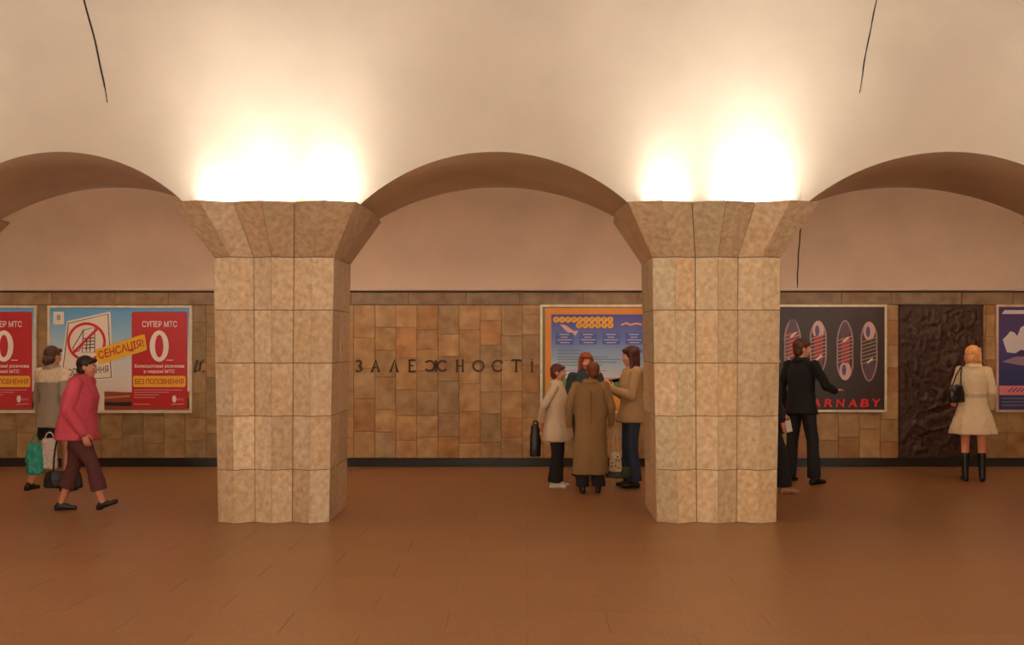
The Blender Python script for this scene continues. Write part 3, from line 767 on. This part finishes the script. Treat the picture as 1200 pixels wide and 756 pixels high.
    # coat / jacket
    ct=o.get('coat')
    if ct:
        rgb=ct['rgb']; zh=ct['hem']; wh=ct['wh']; ww=ct.get('waist',.155); dp=ct.get('depth',.8); e=B(); am=ct.get('fold',.03)
        pad=ct.get('pad',0); hx=ct.get('hx',0); hyo=ct.get('hy',0)
        secs=[(P(hx,hyo,zh),wh*s,wh*dp*s,am),(P(hx*.6,hyo*.6,(zh+.9)/2),(wh*.6+(.175*W)*.4)*s,(wh*.6+(.175*W)*.4)*dp*s,am*.6)] if zh<.8 else [(P(0,0,zh),wh*s,wh*dp*s,am*.5)]
        secs+=[(P(0,0,.92),(.178*W+pad)*s,(.138*W+pad)*s,am*.25),(P(0,0,1.05),(ww*W+pad)*s,(.122*W+pad)*s,.01),(P(0,-.005,1.20),(.168*W+pad)*s,(.135*W+pad)*s,0),(P(0,0,1.31),(.175*W**.5+pad)*s,(.118+pad)*s,0),(P(0,.0,1.375),(.145+pad*.5)*s,(.09+pad*.5)*s,0),(P(0,0,1.415),.085*s,.075*s,0)]
        secs=[x for i,x in enumerate(secs) if i==0 or x[0].z>secs[0][0].z+.02]
        e.loft(secs,k=48,folds=ct.get('nf',7),ph=px*.1)
        ar=ct.get('arm',.058)
        for q in (-1,1):
            S_,E,Wp=J[q]; 
            e.chain([S_+Vector((-q*.012,0,0)),S_.lerp(E,.5),E],[(ar+.008)*s,ar*s,(ar-.004)*s]); e.chain([E,E.lerp(Wp,.5),E.lerp(Wp,ct.get('slv',.95))],[(ar-.004)*s,(ar-.008)*s,(ar-.014)*s])
        e.cap(P(-.03,.05,1.40),P(.03,.05,1.40),.045*s,.045*s)
        cm=pmx('coat_cloth',rgb,.9,70,.08)
        cb=e.build('coat',cm,root,vox=.0115,smooth=3,wr=.009*s,wsc=(8,8,5),seed=px*.17)
        if ct.get('collar'):
            e=B(); rg=[]
            for zz,r1,r2 in ((1.37,.098,.085),(1.43,.078,.07),(1.445,.083,.076),(1.40,.115,.10)): rg.append([P(0,.008,zz)+Vector((r1*math.cos(2*PI*j/24),r2*math.sin(2*PI*j/24),0))*s for j in range(24)])
            V=[tuple(v) for r_ in rg for v in r_]; Fc=[(i*24+j,i*24+(j+1)%24,(i+1)*24+(j+1)%24,(i+1)*24+j) for i in range(3) for j in range(24)]
            raw('collar',V,Fc,cm,cb,smooth=True)
        if ct.get('belt'):
            e=B(); e.rings([[P(0,0,1.05+dz)+Vector(((ww*W+pad+.012)*math.cos(2*PI*j/32),(.122*W+pad+.012)*math.sin(2*PI*j/32),0))*s for j in range(32)] for dz in (-.022,.022)])
            raw('belt',e.V,e.F,pmx('belt_cloth',tuple(int(v*.88) for v in rgb),.85),cb)
        if ct.get('vent'):
            e=B(); y=(.175*W*.9)*s
            boxes('vent_seam',[(-.003,.003,(.122*W)*s+.0,(.135*W)*s+.012,.66*s,1.30*s)],pmx('seam',tuple(int(v*.7) for v in rgb),.9),cb)
        if ct.get('hood'):
            e=B(); e.cap(P(-.09,.10,1.37),P(.09,.10,1.37),.055*s,.055*s); e.cap(P(-.10,.02,1.40),P(-.09,.09,1.38),.035*s,.045*s); e.cap(P(.10,.02,1.40),P(.09,.09,1.38),.035*s,.045*s); e.ell(P(0,.13,1.32),(.10*s,.045*s,.08*s))
            e.build('hood',cm,root,vox=.012,wr=.008,seed=3)
        if ct.get('panel'):   # pale yoke over the shoulders
            e=B(); e.loft([(P(0,0,1.24),.182*W*s,.142*s),(P(0,0,1.31),.19*s,.128*s),(P(0,0,1.38),.155*s,.10*s),(P(0,0,1.42),.09*s,.08*s)],k=32)
            for q in (-1,1): S_,E,Wp=J[q]; e.chain([S_,S_.lerp(E,.22)],[.072*s,.068*s])
            e.build('yoke',pmx('yoke_cloth',ct['panel'],.85),root,vox=.012,wr=.004)
    root['_j']=0; del root['_j']
    return root, (lambda x,y,z: base+rotv(P(x,y,z),yaw)), J, s
def stand(dx=0): return None
LEFT, RIGHT, AWAY, FRONT = R(-90), R(90), PI, 0.0
# facing local -Y; yaw 0 faces the camera, RIGHT faces image right (+X), LEFT faces image left
# leftmost walker, seen from behind, walking right and away
W1=person('p',61,577,1.69,R(152),'person with brown bun and pale yoked grey jacket walking behind the pink-jacketed one',dict(
 arms={-1:((-.23,.03,1.08),(-.24,-.02,.83)),1:((.24,.0,1.08),(.25,-.05,.83))}, hair=((84,46,30),'bun'), headyaw=R(0),
 legs={-1:((-.09,0,.86),(-.10,-.12,.48),(-.10,-.10,.08)),1:((.09,0,.86),(.09,.05,.47),(.09,.24,.12))},
 coat=dict(rgb=(164,148,126),hem=.74,wh=.205,waist=.155,panel=(226,206,178),fold=.03,collar=1), skirt=((30,24,24),.60,.19), shoe=((30,24,22),'shoe')))
# woman in pink striding right
W2=person('p',90,600,1.62,RIGHT,'person in a bright pink padded jacket and cropped maroon trousers striding right',dict(
 w=1.28, lean=.06, headoff=(0,-.035,-.025), skin=(206,136,104),
 arms={-1:((-.26,.02,1.07),(-.25,-.16,.84),(0,-.3,-1),(1,0,0),.5),1:((.25,.10,1.07),(.26,.12,.84))},
 legs={-1:((-.09,0,.86),(-.10,-.20,.50),(-.10,-.30,.115),(-.1,-1,.12)),1:((.09,0,.86),(.10,.06,.49),(.09,.20,.085),(.1,-1,-.0))}, toe={-1:.045},
 hair=((38,24,20),'short'), trousers=((92,46,46),.24,.02),
 coat=dict(rgb=(206,78,98),hem=.76,wh=.25,waist=.20,pad=.016,fold=.03,arm=.072,depth=.9,collar=1), shoe=((24,18,18),'shoe')))
# woman in cream jacket, hands behind her back, facing right
W3=person('p',652,571.5,1.475,R(78),'person with short auburn hair in a cream jacket, hands behind, facing right',dict(
 w=1.12, headoff=(0,-.03,0), arms={-1:((-.25,.12,1.10),(-.10,.20,.90),(.6,.25,-.8),(0,-1,0),.6),1:((.25,.14,1.10),(.08,.23,.88),(-.4,.2,-.9),(0,-1,0),.6)},
 hair=((96,44,26),'short'), trousers=((26,20,22),.0,.025), coat=dict(rgb=(214,190,158),hem=.62,wh=.225,waist=.185,depth=.85,fold=.03,collar=1), shoe=((226,212,190),'shoe')))
# auburn-haired woman facing the camera behind the olive coat
W4=person('p',686.5,564.5,1.60,R(8),'person with ginger hair in a dark blue jacket facing the camera behind the olive coat',dict(
 arms={-1:((-.24,.02,1.09),(-.25,-.05,.86)),1:((.24,.02,1.09),(.25,-.05,.86))}, hair=((150,70,34),'bob'), trousers=((34,36,44),.0,.01),
 coat=dict(rgb=(52,66,74),hem=.74,wh=.21,waist=.17,fold=.03,collar=1), shoe=((40,28,24),'shoe')))
# olive trench coat from behind
W5=person('p',692,577.5,1.505,PI,'person seen from behind in a long olive-brown coat, short auburn hair',dict(
 w=1.1, headoff=(-.035,-.01,0), arms={-1:((-.27,.0,1.08),(-.265,-.08,.86),(0,-.3,-1),(1,0,0),.6),1:((.275,.03,1.08),(.27,-.06,.84))},
 hair=((124,60,34),'short'), trousers=((34,26,34),.0,.02), coat=dict(rgb=(150,116,74),hem=.24,wh=.225,waist=.19,depth=.85,fold=.035,nf=6,collar=1,vent=1), shoe=((30,22,28),'boot',.5)))
# jeans and tan hooded jacket, facing left
W6=person('p',740,571,1.68,R(-78),'person with long dark red hair, tan hooded jacket and jeans facing left',dict(
 arms={-1:((-.21,-.06,1.08),(-.09,-.26,1.17),(.3,-.6,.8),(1,0,.2),.8),1:((.21,-.06,1.08),(.08,-.26,1.16),(-.3,-.6,.8),(-1,0,.2),.8)},
 hair=((82,34,26),'long'), trousers=((44,56,78),.0,.018), coat=dict(rgb=(192,158,112),hem=.77,wh=.20,waist=.175,depth=.95,fold=.02,hood=1,arm=.062), shoe=((30,26,28),'shoe')))
# man in black, gesturing right
W7=person('p',939,566.5,1.775,R(128),'person in a black suit with brown hair reaching toward the black shoe poster',dict(
 sh=.20, arms={1:((.25,.06,1.09),(.22,-.02,.86)),-1:((-.28,-.10,1.12),(-.23,-.30,1.06),(0,-1,.1),(0,0,-1),.3)}, headyaw=R(-25),
 legs={-1:((-.09,0,.86),(-.15,-.02,.48),(-.19,.0,.08)),1:((.09,0,.86),(.13,.0,.48),(.16,.02,.08))},
 hair=((84,46,26),'short'), trousers=((22,20,24),.0,.012), coat=dict(rgb=(20,18,20),hem=.80,wh=.20,waist=.17,fold=.02,arm=.06,collar=1), shoe=((18,16,16),'shoe')))
# person mostly hidden behind the right pillar
W8=person('p',902,580,1.66,RIGHT,'person mostly hidden behind the paler pillar, only hand, dark sleeve and tan shoe showing',dict(
 arms={-1:((-.24,.0,1.09),(-.24,-.10,.86),(0,-.3,-1),(1,0,0),.5),1:((.24,.0,1.09),(.23,-.20,.90),(0,-.2,-1),(-1,0,0),.6)},
 legs={-1:((-.09,0,.86),(-.10,.10,.48),(-.10,.22,.11)),1:((.09,0,.86),(.10,-.15,.48),(.10,-.19,.08))},
 hair=((60,40,30),'short'), trousers=((30,26,34),.0,.02), coat=dict(rgb=(40,34,40),hem=.70,wh=.20,waist=.17), shoe=((176,128,92),'shoe')))
# blonde woman on the right
W9=person('p',1141,564,1.685,R(168),'person with blonde bob in a cream belted coat and black boots, seen from behind',dict(
 arms={-1:((-.215,.03,1.10),(-.22,-.10,.90)),1:((.225,-.05,1.12),(.20,-.20,.98),(0,-1,-.2),(0,0,-1),.6)}, skin=(226,150,108),
 sh=.168, hair=((230,166,104),'bob'), headyaw=R(-35), coat=dict(rgb=(222,200,162),hem=.58,wh=.285,waist=.15,depth=.75,fold=.045,nf=7,belt=1,collar=1), shoe=((20,18,20),'boot',.62)))
# ------------------------------------------------------------------ bags and held things
def bagmat(rgb,rough=.4): return pmx('bag_cloth',rgb,rough,30,.15)
def thing(o,name,label,cat): o.name=name; o['label']=label; o['category']=cat; return o
def bag(name,label,c,wd,dp,ht,m,yaw=0,handle=None,hm=None,taper=.8,vox=.01,wr=.008,open_=0):
    r=empty(name,c,label,'bag',rz=yaw); e=B()
    e.loft([((0,0,0),wd*.46,dp*.42),((0,0,ht*.06),wd*.52,dp*.5),((0,0,ht*.5),wd*.5,dp*.46),((0,0,ht*.9),wd*.5*taper,dp*.34),((0,0,ht),wd*.46*taper,dp*.2)],k=24,folds=4)
    e.build('bag_body',m,r,vox=vox,wr=wr,smooth=2,wsc=(14,14,9),seed=wd*50)
    if handle:
        for yy in (-.012,.012):
            e=B(); n=12; pts=[Vector((-wd*.28*taper*math.cos(PI*i/n)*1.0,yy,ht*.97+handle*math.sin(PI*i/n))) for i in range(n+1)]
            e.chain(pts,[.007]*(n+1),k=6); raw('handle',e.V,e.F,hm or m,r,smooth=True)
    return r
def at(px,py,d): return PX(px,py,d)
# black bag held behind the cream jacket
bag('shoulder_bag','black bag hanging from the hands behind the cream jacket',at(627.5,535,15.37),.13,.10,.38,bagmat((24,22,24)),R(20),.06,taper=.8)
# teal and white carrier bags, black holdall (left walker)
bag('plastic_bag','teal plastic carrier bag carried by the leftmost walker',at(41,555,14.5),.19,.12,.34,bagmat((40,160,140),.35),R(10),.10,taper=.75,wr=.018)
bag('paper_bag','white carrier bag beside the teal bag',at(58,549,14.55),.17,.10,.34,bagmat((214,200,186),.6),R(20),.08,taper=.95)
bag('holdall','black holdall low behind the pink-jacketed walker',at(74,572,13.42),.40,.12,.18,bagmat((22,22,26)),0,.42,taper=.9)
# floral tote and dark green bag held between the women
r=bag('tote_bag','pale floral tote bag with long handles beside the olive coat',at(721,553,15.0),.15,.07,.24,bagmat((216,196,160),.7),0,.26,taper=.62)
ff=pmx('flower_print',(84,92,60),.8); rz=random.Random(5)
for k in range(9):
    x=rz.uniform(-.04,.045);z=rz.uniform(.03,.19)
    e=B(); e.ell((x,-.033-.0,z),(.011,.006,.009),k=8,m=4); raw('flower_patch',e.V,e.F,ff if k%3 else pmx('flower_print2',(170,70,50),.8),r)
bag('shopping_bag','dark green and yellow shopping bag low between olive coat and jeans',at(725,560,15.1),.30,.10,.13,bagmat((46,62,36)),0,.10,taper=.95)
# shoulder bag of the blonde woman
r=bag('handbag','black handbag hanging from the shoulder of the cream belted coat',at(1121,471.5,15.92),.20,.09,.22,bagmat((18,16,18),.3),R(10),None,taper=.8)
e=B(); pts=[Vector((-.06,0,.19)),Vector((-.02,-.03,.34)),Vector((.085,-.03,.50)),Vector((.10,.04,.50)),Vector((.09,.06,.34)),Vector((.06,.0,.19))]
e.chain(pts,[.009]*6,k=6); raw('strap',e.V,e.F,bagmat((18,16,18),.3),r,smooth=True)
# paper in the hidden person's hand
o=box('paper_slip',-.035,.035,-.004,.004,-.10,.03,pmx('paper',(226,220,206),.7)); c=at(923.5,496,14.35); o.location=c; o.rotation_euler=(0,R(-12),R(20)); o['label']='white paper slip in the hand of the person behind the pillar'; o['category']='paper'
